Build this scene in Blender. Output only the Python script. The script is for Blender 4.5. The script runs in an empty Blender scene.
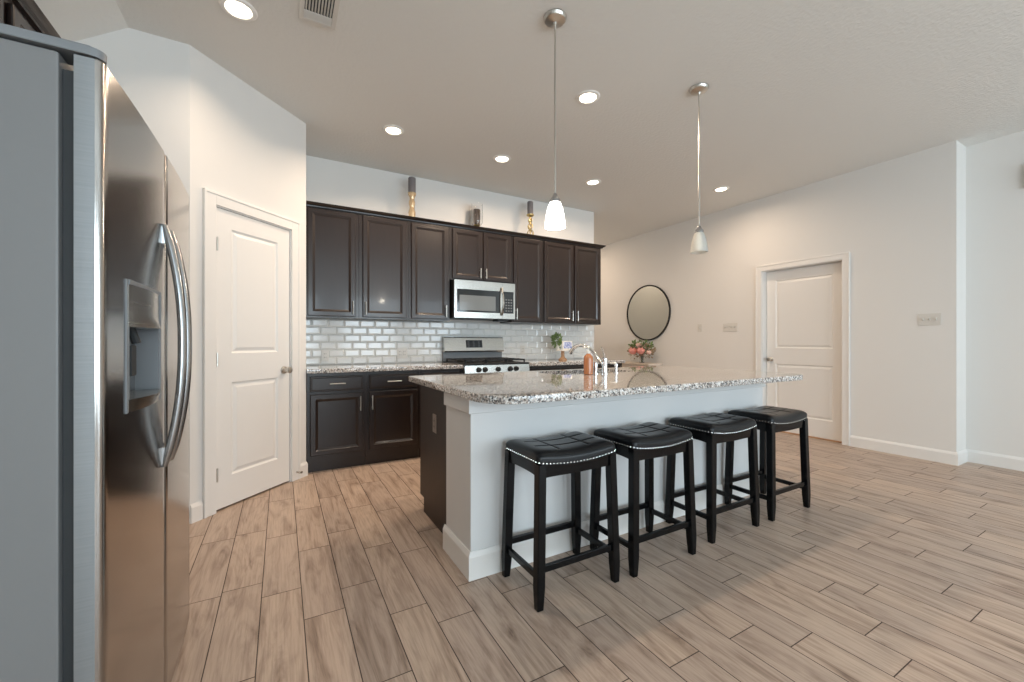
import bpy, bmesh, math, random
from mathutils import Vector, Matrix
random.seed(7)
S = bpy.context.scene
C = S.collection

# ------------------------------------------------------------------ camera, world, light, exposure
cam_d = bpy.data.cameras.new('camera')
cam = bpy.data.objects.new('camera', cam_d); C.objects.link(cam)
cam.location = (0, 0, 1.139)
cam.rotation_euler = (math.pi/2, 0, -math.radians(29.28))
cam_d.sensor_width = 36; cam_d.lens = 411.4/1024*36
cam_d.shift_y = 0.86/1024
cam_d.clip_start = .02; cam_d.clip_end = 60
S.camera = cam

w = bpy.data.worlds.new('world'); S.world = w; w.use_nodes = True
bg = w.node_tree.nodes['Background']
sky = w.node_tree.nodes.new('ShaderNodeTexSky'); sky.sky_type = 'PREETHAM'
sky.sun_direction = (0.3, 0.6, 0.7); sky.turbidity = 4
w.node_tree.links.new(sky.outputs[0], bg.inputs[0]); bg.inputs[1].default_value = .8

S.view_settings.view_transform = 'Standard'; S.view_settings.look = 'None'
S.view_settings.gamma = 1; S.view_settings.use_curve_mapping = False
S.view_settings.exposure = 0.15
S.cycles.use_denoising = True
S.cycles.max_bounces = 10; S.cycles.diffuse_bounces = 7; S.cycles.glossy_bounces = 5
S.cycles.transmission_bounces = 6; S.cycles.sample_clamp_indirect = 4
S.cycles.caustics_reflective = False; S.cycles.caustics_refractive = False

WIN_W, CAN_W = 78, 15.5
def area(name, loc, rot, sx, sy, power, color, parent=None, spread=math.pi):
    d = bpy.data.lights.new(name, 'AREA'); d.shape = 'RECTANGLE' if sx != sy else 'SQUARE'
    d.size = sx; d.size_y = sy; d.energy = power; d.color = color; d.spread = spread
    o = bpy.data.objects.new(name, d); C.objects.link(o); o.location = loc; o.rotation_euler = rot
    if parent: o.parent = parent
    return o
DAY = (.74, .895, 1.0)
# daylight entering through the three windows of the wall behind the camera and the patio door
WINS = [(-.6, .9, .55, 2.4), (1.6, 3.1, .55, 2.4), (3.7, 5.2, .1, 2.4)]
for x0, x1, z0, z1 in WINS:
    area('window_daylight', ((x0+x1)/2, -3.93, (z0+z1)/2), (math.pi/2, 0, 0), x1-x0, z1-z0, WIN_W, DAY)

# ------------------------------------------------------------------ helpers
class B:
    def __init__(s): s.bm = bmesh.new(); s.M = Matrix.Identity(4)
    def _x(s, vs):
        for v in vs: v.co = s.M @ v.co
    def box(s, x0, x1, y0, y1, z0, z1, bev=0, seg=2, cuts=None):
        r = bmesh.ops.create_cube(s.bm, size=1)['verts']
        for v in r:
            v.co = Vector(((x0+x1)/2+v.co.x*(x1-x0), (y0+y1)/2+v.co.y*(y1-y0), (z0+z1)/2+v.co.z*(z1-z0)))
        if bev:
            es = list({e for v in r for e in v.link_edges})
            q = bmesh.ops.bevel(s.bm, geom=es, offset=bev, segments=seg, affect='EDGES', profile=.5)
            r = list({v for f in q['faces'] for v in f.verts} | {v for v in r if v.is_valid})
        s._x(r); return s
    def prism(s, poly, z0, z1, bev=0):
        a = [s.bm.verts.new((x, y, z0)) for x, y in poly]; b = [s.bm.verts.new((x, y, z1)) for x, y in poly]
        n = len(poly); fs = [s.bm.faces.new(a[::-1]), s.bm.faces.new(b)]
        for i in range(n): s.bm.faces.new((a[i], a[(i+1) % n], b[(i+1) % n], b[i]))
        vs = a+b
        if bev:
            es = list(set(fs[0].edges) | set(fs[1].edges))
            q = bmesh.ops.bevel(s.bm, geom=es, offset=bev, segments=2, affect='EDGES', profile=.5)
            vs = list({v for f in q['faces'] for v in f.verts} | {v for v in vs if v.is_valid})
        s._x(vs); return s
    def rings(s, rings, closed=False, cap=True):
        R = [[s.bm.verts.new(s.M @ Vector(p)) for p in r] for r in rings]
        n = len(R[0])
        for a, b in zip(R, R[1:]):
            for i in range(n): s.bm.faces.new((a[i], a[(i+1) % n], b[(i+1) % n], b[i]))
        if closed:
            a, b = R[-1], R[0]
            for i in range(n): s.bm.faces.new((a[i], a[(i+1) % n], b[(i+1) % n], b[i]))
        elif cap:
            for r in (R[0][::-1], R[-1]):
                if len(r) > 2: s.bm.faces.new(r)
        return s
    def lathe(s, prof, c=(0, 0, 0), n=24, cap=True, axis='z'):
        rs = []
        for r, z in prof:
            ring = []
            for i in range(n):
                a = 2*math.pi*i/n; p = (r*math.cos(a), r*math.sin(a), z)
                if axis == 'y': p = (p[0], p[2], -p[1])
                if axis == 'x': p = (p[2], p[1], p[0])
                ring.append((c[0]+p[0], c[1]+p[1], c[2]+p[2]))
            rs.append(ring)
        return s.rings(rs, cap=cap)
    def tube(s, pts, r, n=10, cap=True, flat=1.0, up=(0, 0, 1)):
        pts = [Vector(p) for p in pts]; rs = []
        for i, p in enumerate(pts):
            t = (pts[min(i+1, len(pts)-1)]-pts[max(i-1, 0)]).normalized()
            u = Vector(up)
            if abs(t.dot(u)) > .95: u = Vector((1, 0, 0)) if abs(t.x) < .9 else Vector((0, 1, 0))
            a = t.cross(u).normalized(); b = a.cross(t).normalized()
            rr = r[i] if isinstance(r, (list, tuple)) else r
            rs.append([tuple(p+a*math.cos(2*math.pi*k/n)*rr+b*math.sin(2*math.pi*k/n)*rr*flat) for k in range(n)])
        return s.rings(rs, cap=cap)
    def cyl(s, p0, p1, r, n=16): return s.tube([p0, p1], r, n)
    def bar(s, p0, p1, w0, d0, w1=None, d1=None, bev=.003):
        """square bar between two points, axes aligned to x/y at its ends (vertical-ish)"""
        w1 = w1 or w0; d1 = d1 or d0
        f = lambda p, w, d: [(p[0]-w/2+bev, p[1]-d/2, p[2]), (p[0]+w/2-bev, p[1]-d/2, p[2]), (p[0]+w/2, p[1]-d/2+bev, p[2]), (p[0]+w/2, p[1]+d/2-bev, p[2]),
                             (p[0]+w/2-bev, p[1]+d/2, p[2]), (p[0]-w/2+bev, p[1]+d/2, p[2]), (p[0]-w/2, p[1]+d/2-bev, p[2]), (p[0]-w/2, p[1]-d/2+bev, p[2])]
        return s.rings([f(p0, w0, d0), f(p1, w1, d1)])
    def slab(s, x0, x1, z0, z1, t, panels, prof, y=0):
        """front at y facing -Y, thickness t backwards; panels: list of (px0,px1,pz0,pz1); prof: list of (inset, depth)"""
        V = {}
        def v(x, yy, z):
            k = (round(x, 5), round(yy, 5), round(z, 5))
            if k not in V: V[k] = s.bm.verts.new(s.M @ Vector((x, yy, z)))
            return V[k]
        xs = sorted({x0, x1} | {a for p in panels for a in p[:2]}); zs = sorted({z0, z1} | {a for p in panels for a in p[2:]})
        for i in range(len(xs)-1):
            for j in range(len(zs)-1):
                cx, cz = (xs[i]+xs[i+1])/2, (zs[j]+zs[j+1])/2
                if any(p[0] < cx < p[1] and p[2] < cz < p[3] for p in panels): continue
                s.bm.faces.new((v(xs[i], y, zs[j]), v(xs[i+1], y, zs[j]), v(xs[i+1], y, zs[j+1]), v(xs[i], y, zs[j+1])))
        for p in panels:
            pr = [(0, 0)]+list(prof); R = []
            for ins, d in pr:
                a, b, c, e = p[0]+ins, p[1]-ins, p[2]+ins, p[3]-ins
                R.append([v(a, y+d, c), v(b, y+d, c), v(b, y+d, e), v(a, y+d, e)])
            for A, Bq in zip(R, R[1:]):
                for i in range(4):
                    s.bm.faces.new((A[i], A[(i+1) % 4], Bq[(i+1) % 4], Bq[i]))
            s.bm.faces.new(R[-1])
        # sides and back (kept simple: four sides + back)
        yb = y+t
        o = [(x, z0) for x in xs]+[(x1, z) for z in zs[1:]]+[(x, z1) for x in xs[-2::-1]]+[(x0, z) for z in zs[-2:0:-1]]
        q = [v(a, y, c) for a, c in o]; r = [v(a, yb, c) for a, c in o]; n = len(o)
        for i in range(n): s.bm.faces.new((q[(i+1) % n], q[i], r[i], r[(i+1) % n]))
        s.bm.faces.new(r[::-1])
        return s
    def done(s, name, mat, parent=None, smooth=35, recalc=True):
        if recalc: bmesh.ops.recalc_face_normals(s.bm, faces=s.bm.faces)
        me = bpy.data.meshes.new(name); s.bm.to_mesh(me); s.bm.free()
        me.materials.append(mat)
        if smooth:
            me.shade_smooth(); me.set_sharp_from_angle(angle=math.radians(smooth))
        o = bpy.data.objects.new(name, me); C.objects.link(o)
        if smooth: o.modifiers.new('weighted', 'WEIGHTED_NORMAL').keep_sharp = True
        if parent: o.parent = parent
        return o
def thing(name, label, cat, loc=(0, 0, 0), rz=0, group=None):
    o = bpy.data.objects.new(name, None); C.objects.link(o); o.empty_display_size = .05
    o.location = loc; o.rotation_euler = (0, 0, rz); o['label'] = label; o['category'] = cat
    if group: o['group'] = group
    return o
def tag(o, label, cat, group=None):
    o['label'] = label; o['category'] = cat
    if group: o['group'] = group
    return o
def struct(o): o['kind'] = 'structure'; return o
def dup(root, loc, rz, label):
    r = root.copy(); C.objects.link(r); r.location = loc; r.rotation_euler = (0, 0, rz); r['label'] = label
    for ch in list(root.children):
        c = ch.copy(); C.objects.link(c); c.parent = r
        for g in ch.children:
            d = g.copy(); C.objects.link(d); d.parent = c
    return r
def arc_corner(cx, cy, r, a0, a1, n=10):
    return [(cx+r*math.cos(math.radians(a0+(a1-a0)*i/n)), cy+r*math.sin(math.radians(a0+(a1-a0)*i/n))) for i in range(n+1)]

# ------------------------------------------------------------------ materials
def mat(name, col, rough=.5, metal=0, spec=.5, coat=0, emit=None, estr=0, trans=0, ior=1.45, sheen=0):
    m = bpy.data.materials.new(name); m.use_nodes = True
    b = m.node_tree.nodes['Principled BSDF']
    b.inputs['Base Color'].default_value = (*col, 1); b.inputs['Roughness'].default_value = rough
    b.inputs['Metallic'].default_value = metal; b.inputs['Specular IOR Level'].default_value = spec
    b.inputs['Coat Weight'].default_value = coat; b.inputs['Coat Roughness'].default_value = .08
    b.inputs['Transmission Weight'].default_value = trans; b.inputs['IOR'].default_value = ior
    if emit: b.inputs['Emission Color'].default_value = (*emit, 1); b.inputs['Emission Strength'].default_value = estr
    return m
def N(m, t, **kw):
    n = m.node_tree.nodes.new(t)
    for k, v in kw.items():
        if hasattr(n, k): setattr(n, k, v)
        else: n.inputs[k].default_value = v
    return n
def L(m, a, b): m.node_tree.links.new(a, b)
def P(m): return m.node_tree.nodes['Principled BSDF']
def bump(m, scale, strength, dist=.002, detail=3, coord='Object', stretch=None):
    tc = N(m, 'ShaderNodeTexCoord'); nz = N(m, 'ShaderNodeTexNoise'); nz.inputs['Scale'].default_value = scale; nz.inputs['Detail'].default_value = detail
    src = tc.outputs[coord]
    if stretch:
        mp = N(m, 'ShaderNodeMapping'); mp.inputs['Scale'].default_value = stretch; L(m, src, mp.inputs[0]); src = mp.outputs[0]
    L(m, src, nz.inputs['Vector'])
    bp = N(m, 'ShaderNodeBump'); bp.inputs['Strength'].default_value = strength; bp.inputs['Distance'].default_value = dist
    L(m, nz.outputs[0], bp.inputs['Height']); L(m, bp.outputs[0], P(m).inputs['Normal'])
    return nz
def ramp(m, src, stops, interp='LINEAR'):
    r = N(m, 'ShaderNodeValToRGB'); r.color_ramp.interpolation = interp
    e = r.color_ramp.elements
    while len(e) < len(stops): e.new(.5)
    for el, (p, c) in zip(e, stops): el.position = p; el.color = (*c, 1)
    L(m, src, r.inputs[0]); return r
def tint_noise(m, col, scale, amt, stretch=None):
    tc = N(m, 'ShaderNodeTexCoord'); nz = N(m, 'ShaderNodeTexNoise', Scale=scale, Detail=4.0)
    src = tc.outputs['Object']
    if stretch:
        mp = N(m, 'ShaderNodeMapping'); mp.inputs['Scale'].default_value = stretch; L(m, src, mp.inputs[0]); src = mp.outputs[0]
    L(m, src, nz.inputs['Vector'])
    a = tuple(c*(1-amt) for c in col); b = tuple(min(1, c*(1+amt)) for c in col)
    r = ramp(m, nz.outputs[0], [(.3, a), (.7, b)]); L(m, r.outputs[0], P(m).inputs['Base Color']); return m

M = {}
M['wall'] = mat('wall_paint', (.755, .74, .715), .75, spec=.25); bump(M['wall'], 90, .10)
M['ceil'] = mat('ceiling_paint', (.745, .74, .715), .85, spec=.2); bump(M['ceil'], 40, .42, .008, 4)
M['white'] = mat('white_trim_paint', (.79, .775, .75), .38); bump(M['white'], 60, .03)
M['isl'] = mat('island_grey_white_paint', (.66, .66, .655), .5); bump(M['isl'], 80, .08)
M['dark'] = tint_noise(mat('espresso_wood', (.016, .0095, .0075), .30, spec=.55, coat=.2), (.017, .010, .008), 7, .10, (6, 6, .6))
M['darkpanel'] = tint_noise(mat('espresso_panel', (.02, .012, .009), .40, spec=.35), (.026, .0135, .0085), 7, .2, (6, 6, .6))
M['nickel'] = mat('brushed_nickel', (.62, .60, .56), .28, 1)
M['chrome'] = mat('chrome', (.85, .86, .87), .08, 1)
M['blackwood'] = tint_noise(mat('black_lacquer_wood', (.004, .004, .0045), .22, spec=.25), (.0035, .0035, .004), 14, .3, (5, 5, .6))
M['leather'] = mat('black_leather', (.006, .007, .0085), .30, spec=.38); bump(M['leather'], 260, .12, .001)
M['stud'] = mat('stud_metal', (.85, .84, .8), .2, 1)
M['blackmet'] = mat('black_metal', (.012, .012, .012), .45)
M['iron'] = mat('cast_iron', (.015, .015, .016), .6)
M['glassblk'] = mat('black_glass', (.02, .025, .03), .06, spec=.6)
M['ovenwin'] = mat('grey_door_glass', (.16, .18, .19), .12, spec=.6)
M['fridgeside'] = mat('grey_painted_steel', (.20, .20, .20), .5, .1); bump(M['fridgeside'], 300, .05, .0008)
M['plasticgrey'] = mat('grey_plastic', (.20, .21, .22), .4)
M['darkgasket'] = mat('dark_gasket', (.03, .033, .035), .6)
M['tile'] = mat('white_glazed_tile', (.74, .745, .73), .12, spec=.55, coat=.2)
M['grout'] = mat('pale_grout', (.60, .58, .55), .9)
M['plate'] = mat('wall_plate_plastic', (.66, .64, .60), .35)
M['brownplate'] = mat('brown_plate_plastic', (.24, .19, .16), .35)
M['mirror'] = mat('mirror_glass', (.62, .66, .65), .015, 1)
M['canlens'] = mat('lit_lens', (1, .95, .85), .5, emit=(1, .86, .66), estr=9)
M['shade'] = mat('lit_opal_glass', (.95, .95, .95), .25, emit=(1, .95, .88), estr=6)
M['shade_off'] = mat('frosted_clear_glass', (.92, .92, .87), .45, trans=.55, ior=1.2)
M['bulb'] = mat('soft_bulb', (.9, .9, .85), .3, emit=(1, .93, .8), estr=.9)
M['glass'] = mat('clear_glass', (.97, .97, .97), .02, trans=1, ior=1.3)
M['candle'] = mat('grey_candle_wax', (.19, .175, .18), .6, spec=.3); bump(M['candle'], 90, .3)
M['gold'] = mat('antique_gold', (.52, .40, .18), .3, .85)
M['mosaic'] = mat('gold_mosaic_glass', (.70, .52, .32), .18, .5)
M['mercury'] = mat('mercury_glass', (.45, .36, .31), .2, .7)
M['amber'] = mat('orange_soap', (.45, .17, .07), .18, spec=.6, coat=.3)
M['whitepl'] = mat('white_plastic', (.85, .85, .83), .3)
M['lightwood'] = tint_noise(mat('light_wood', (.40, .24, .13), .5), (.42, .25, .14), 12, .3, (1, 1, 6))
M['console'] = tint_noise(mat('pale_wood', (.62, .50, .38), .45), (.66, .57, .48), 8, .12, (1, 6, 1))
M['leaf'] = tint_noise(mat('leaf_green', (.16, .24, .08), .5), (.17, .25, .09), 30, .5)
M['sage'] = tint_noise(mat('dry_leaf', (.36, .27, .17), .6), (.38, .28, .18), 30, .4)
M['rose'] = mat('coral_petal', (.88, .36, .30), .6)
M['blush'] = mat('blush_petal', (.88, .58, .48), .6)
M['cream'] = mat('cream_ceramic', (.75, .73, .68), .3)
M['chime'] = mat('pale_green_plastic', (.36, .40, .32), .5)
M['nearblack'] = mat('shade_black', (.01, .01, .01), .9)
M['sink'] = mat('sink_steel', (.50, .52, .54), .25, 1)
M['stopper'] = mat('spring_steel', (.25, .22, .18), .3, 1)

# brushed stainless: anisotropic-looking streaks by stretched noise
def steel(name, col, rough, stretch):
    m = mat(name, col, rough, 1)
    tc = N(m, 'ShaderNodeTexCoord'); mp = N(m, 'ShaderNodeMapping'); mp.inputs['Scale'].default_value = stretch
    nz = N(m, 'ShaderNodeTexNoise', Scale=1.0, Detail=3.0); L(m, tc.outputs['Object'], mp.inputs[0]); L(m, mp.outputs[0], nz.inputs['Vector'])
    r = N(m, 'ShaderNodeMapRange'); r.inputs['To Min'].default_value = rough*.8; r.inputs['To Max'].default_value = rough*1.25
    L(m, nz.outputs[0], r.inputs[0]); L(m, r.outputs[0], P(m).inputs['Roughness'])
    bp = N(m, 'ShaderNodeBump'); bp.inputs['Strength'].default_value = .05; bp.inputs['Distance'].default_value = .0006
    L(m, nz.outputs[0], bp.inputs['Height']); L(m, bp.outputs[0], P(m).inputs['Normal'])
    return m
M['steel'] = steel('fridge_stainless', (.43, .41, .39), .17, (250, 4, 250))
M['steel'].node_tree.nodes['Principled BSDF'].inputs['Anisotropic'].default_value = .0
M['handle'] = mat('handle_steel', (.42, .43, .44), .22, 1)
M['steeledge'] = steel('door_edge_steel', (.30, .31, .315), .6, (4, 4, 250))
M['steelapp'] = steel('appliance_stainless', (.54, .53, .50), .25, (4, 4, 250))

# granite
def granite():
    m = mat('speckled_granite', (.5, .45, .4), .045, spec=.6, coat=.3)
    P(m).inputs['Coat Roughness'].default_value = .03
    tc = N(m, 'ShaderNodeTexCoord')
    v1 = N(m, 'ShaderNodeTexVoronoi', Scale=135.0); v2 = N(m, 'ShaderNodeTexVoronoi', Scale=80.0); n1 = N(m, 'ShaderNodeTexNoise', Scale=9.0, Detail=3.0)
    for n in (v1, v2, n1): L(m, tc.outputs['Object'], n.inputs['Vector'])
    def val(v): 
        s = N(m, 'ShaderNodeSeparateColor'); L(m, v.outputs['Color'], s.inputs[0]); return s.outputs[0]
    r1 = ramp(m, val(v1), [(0, (.012, .012, .014)), (.22, (.13, .13, .135)), (.36, (.42, .36, .32)), (.56, (.56, .50, .45)), (.76, (.86, .85, .83))], 'CONSTANT')
    r2 = ramp(m, val(v2), [(0, (.05, .05, .052)), (.2, (.38, .34, .31)), (.5, (.52, .46, .41)), (.8, (.76, .74, .72))], 'CONSTANT')
    mx = N(m, 'ShaderNodeMix'); mx.data_type = 'RGBA'; mx.inputs[0].default_value = .30
    L(m, r1.outputs[0], mx.inputs[6]); L(m, r2.outputs[0], mx.inputs[7])
    L(m, mx.outputs[2], P(m).inputs['Base Color'])
    return m
M['granite'] = granite()

# floor planks: wood-look tile, reads the plank's own UV
def floor_mat():
    m = mat('wood_look_tile', (.4, .3, .22), .38, spec=.4)
    uv = N(m, 'ShaderNodeUVMap'); uv.uv_map = 'UVMap'
    mp = N(m, 'ShaderNodeMapping'); mp.inputs['Scale'].default_value = (6, .9, 1); L(m, uv.outputs[0], mp.inputs[0])
    n1 = N(m, 'ShaderNodeTexNoise', Scale=1.7, Detail=8.0, Roughness=.6, Distortion=2.2); L(m, mp.outputs[0], n1.inputs['Vector'])
    mp2 = N(m, 'ShaderNodeMapping'); mp2.inputs['Scale'].default_value = (60, 2.2, 1); L(m, uv.outputs[0], mp2.inputs[0])
    n2 = N(m, 'ShaderNodeTexNoise', Scale=2.0, Detail=4.0, Roughness=.6, Distortion=.4); L(m, mp2.outputs[0], n2.inputs['Vector'])
    at = N(m, 'ShaderNodeAttribute'); at.attribute_name = 'tone'
    r1 = ramp(m, n1.outputs[0], [(.25, (.17, .115, .085)), (.38, (.37, .275, .215)), (.52, (.49, .38, .305)), (.75, (.56, .44, .355))])
    r2 = ramp(m, n2.outputs[0], [(.32, (.72, .70, .68)), (.55, (1.02, 1.02, 1.02))])
    mul = N(m, 'ShaderNodeMix'); mul.data_type = 'RGBA'; mul.blend_type = 'MULTIPLY'; mul.inputs[0].default_value = .7
    L(m, r1.outputs[0], mul.inputs[6]); L(m, r2.outputs[0], mul.inputs[7])
    t = ramp(m, at.outputs['Fac'], [(0, (.90, .90, .915)), (1, (1.06, 1.05, 1.03))])
    m2 = N(m, 'ShaderNodeMix'); m2.data_type = 'RGBA'; m2.blend_type = 'MULTIPLY'; m2.inputs[0].default_value = 1
    L(m, mul.outputs[2], m2.inputs[6]); L(m, t.outputs[0], m2.inputs[7]); L(m, m2.outputs[2], P(m).inputs['Base Color'])
    bp = N(m, 'ShaderNodeBump'); bp.inputs['Strength'].default_value = .25; bp.inputs['Distance'].default_value = .0015
    L(m, n2.outputs[0], bp.inputs['Height']); L(m, bp.outputs[0], P(m).inputs['Normal'])
    return m
M['floor'] = floor_mat()
M['fgrout'] = mat('floor_grout', (.07, .05, .04), .9)

# ------------------------------------------------------------------ room shell
ZC = 3.0; XL = -1.13; XR = 5.436; XR2 = 5.70; YJ = 1.306; YK = 4.58; XE = 3.917; YF = -4.0; YB = 7.2
PX, PY = .184, 3.92; QX, QY = -.50, 3.236      # the pantry's diagonal wall runs Q -> P

def build_floor():
    bm = bmesh.new(); uvl = bm.loops.layers.uv.new('UVMap'); tone = bm.faces.layers.float.new('tone')
    W_, Lp = .1577, .6255; g = .0019
    table = {-1: .397, 0: .265, 1: .01, 2: .163, 3: .496, 4: .35, 11: .205, 14: .325, 13: .097, 15: .218, 12: .585, 17: .048, 16: .548, 19: .231, 18: .417, 21: .128, 22: .425}
    rng = random.Random(3)
    def quad(x0, x1, y0, y1, z, mi, t=0, off=(0, 0)):
        vs = [bm.verts.new((x, y, z)) for x, y in ((x0, y0), (x1, y0), (x1, y1), (x0, y1))]
        f = bm.faces.new(vs); f.material_index = mi; f[tone] = t
        for l in f.loops: l[uvl].uv = (l.vert.co.x+off[0], l.vert.co.y+off[1])
    k0 = int((XL-.2+.077)/W_)-1; prev = .1
    for k in range(k0, int((XR2+.2)/W_)+2):
        x0 = -.077+k*W_; x1 = x0+W_
        o = table.get(k)
        if o is None: o = (prev+rng.uniform(.12, .5)) % Lp
        prev = o
        j = int((YF-.2)/Lp)-1
        while True:
            y0 = j*Lp+o; y1 = y0+Lp; j += 1
            if y0 > YB: break
            quad(max(x0, XL-.15)+g, min(x1, XR2+.15)-g, max(y0, YF-.1)+g, min(y1, YB)-g, 0, 0, rng.random(), (rng.uniform(0, 90), rng.uniform(0, 90)))
    quad(XL-.2, XR2+.2, YF-.2, YB+.1, -.0018, 1)
    # underside and sides give the slab thickness
    vs = [bm.verts.new((x, y, -.12)) for x, y in ((XL-.2, YF-.2), (XR2+.2, YF-.2), (XR2+.2, YB+.1), (XL-.2, YB+.1))]
    f = bm.faces.new(vs[::-1]); f.material_index = 1
    me = bpy.data.meshes.new('floor'); bm.to_mesh(me); bm.free()
    me.materials.append(M['floor']); me.materials.append(M['fgrout'])
    o = bpy.data.objects.new('floor', me); C.objects.link(o); struct(o)
build_floor()

# ceiling: flat part, and the part that slopes down to the left wall
b = B()
sl = .72; XC = -.79
def P4(x0, z0, x1, z1, t=.12):
    f = lambda y: [(x0, y, z0), (x1, y, z1), (x1, y, z1+t), (x0, y, z0+t)]
    b.rings([f(YF-.2), f(YB+.1)])
P4(XC, ZC, XR2+.2, ZC); P4(XL-.2, ZC-(XC-XL+.2)*sl, XC, ZC)
struct(b.done('ceiling', M['ceil'], smooth=0))

def wallbox(name, *boxes, m='wall'):
    b = B()
    for q in boxes: b.box(*q)
    return struct(b.done(name, M[m], smooth=0))
T = .14
wallbox('wall_left', (XL-T, XL, YF-T, QY+T, 0, 2.98))
wallbox('wall_left_far', (XL, QX+.0005, QY, QY+.11, 0, 3.05))
wallbox('wall_back', (PX, XE, YK, YK+T, 0, ZC+.02))
wallbox('wall_rear', (XE-T, XE, YK+T, YB, 0, ZC+.02))
wallbox('wall_far', (XE, XR+T, YB-.1, YB, 0, ZC+.02))
# right wall with the door opening (Y 2.19 .. 3.07)
DY0, DY1, DH = 2.185, 3.075, 2.06
wallbox('wall_right', (XR, XR+T, YJ, DY0, 0, ZC+.02), (XR, XR+T, DY1, YB-.1, 0, ZC+.02), (XR, XR+T, DY0, DY1, DH, ZC+.02))
wallbox('wall_right_near', (XR2, XR2+T, YF-T, YJ+.12, 0, ZC+.02), (XR+T, XR2, YJ, YJ+.12, 0, ZC+.02))
# wall behind the camera with window openings
bx = []; xs = [XL]+[v for q in WINS for v in q[:2]]+[XR2]
for i in range(0, len(xs), 2): bx.append((xs[i], xs[i+1], YF-T, YF, 0, ZC+.02))
for x0, x1, z0, z1 in WINS: bx += [(x0, x1, YF-T, YF, 0, z0), (x0, x1, YF-T, YF, z1, ZC+.02)]
wallbox('wall_front', *bx)
for i, (x0, x1, z0, z1) in enumerate(WINS):
    b = B()
    for a in ((x0, x0+.05), (x1-.05, x1), ((x0+x1)/2-.02, (x0+x1)/2+.02)): b.box(a[0], a[1], YF-.09, YF-.04, z0, z1)
    for a in ((z0, z0+.05), (z1-.05, z1), ((z0+z1)/2-.02, (z0+z1)/2+.02)): b.box(x0+.05, x1-.05, YF-.088, YF-.042, a[0], a[1])
    wn = struct(b.done('window_%d' % (i+1), M['white'], smooth=0))
    B().box(x0+.05, x1-.05, YF-.07, YF-.065, z0+.05, z1-.05).done('pane', M['glass'], wn, smooth=0)

# pantry walls: diagonal wall in local coords of its left end
DIAG = .9673; LD0, LD1 = .168, .795
b = B(); b.M = Matrix.Translation((QX, QY, 0)) @ Matrix.Rotation(math.radians(45), 4, 'Z')
b.box(0, LD0-.012, 0, .11, 0, 3.05).box(LD1+.012, DIAG, 0, .11, 0, 3.05).box(LD0-.012, LD1+.012, 0, .11, 2.055, 3.05)
struct(b.done('wall_corner', M['wall'], smooth=0))
wallbox('wall_left_side', (PX-.11, PX, PY+.02, YK+T, 0, 3.05))

# ---------------------------------------------------------------- baseboards
def base_profile(t=.014, h=.118):
    return [(0, 0), (t, 0), (t, h-.022), (t-.004, h-.012), (t-.008, h-.004), (t-.010, h), (0, h)]
def baseboard(name, p0, p1, h=.118, m='white', ext0=0, ext1=0):
    """runs p0->p1, wall on the left of travel... profile grows to the right of travel"""
    p0 = Vector((*p0, 0)); p1 = Vector((*p1, 0)); d = (p1-p0).normalized(); n = Vector((d.y, -d.x, 0))
    b = B(); rs = []
    for p, e in ((p0, -1), (p1, 1)):
        ex = (ext0 if e < 0 else ext1)
        rs.append([tuple(p+n*a+d*e*ex*(a/.014)+Vector((0, 0, z))) for a, z in base_profile(h=h)])
    b.rings(rs)
    return struct(b.done(name, M[m], smooth=0))
def dpt(l, off=0): return (QX+l*.7071+off*.7071, QY+l*.7071-off*.7071)
baseboard('baseboard_left_far', (XL, QY), (QX, QY))
baseboard('baseboard_corner_left', dpt(0), dpt(LD0-.096))
baseboard('baseboard_corner_right', dpt(LD1+.084), dpt(DIAG), ext1=.006)
baseboard('baseboard_right_far', (XR, YB-.1), (XR, DY1+.07))
baseboard('baseboard_right', (XR, DY0-.07), (XR, YJ), ext1=.014)
baseboard('baseboard_right_corner', (XR, YJ), (XR2, YJ), ext0=.014)
baseboard('baseboard_right_near', (XR2, YJ), (XR2, YF))
baseboard('baseboard_left', (XL, YF), (XL, 1.1))

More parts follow.
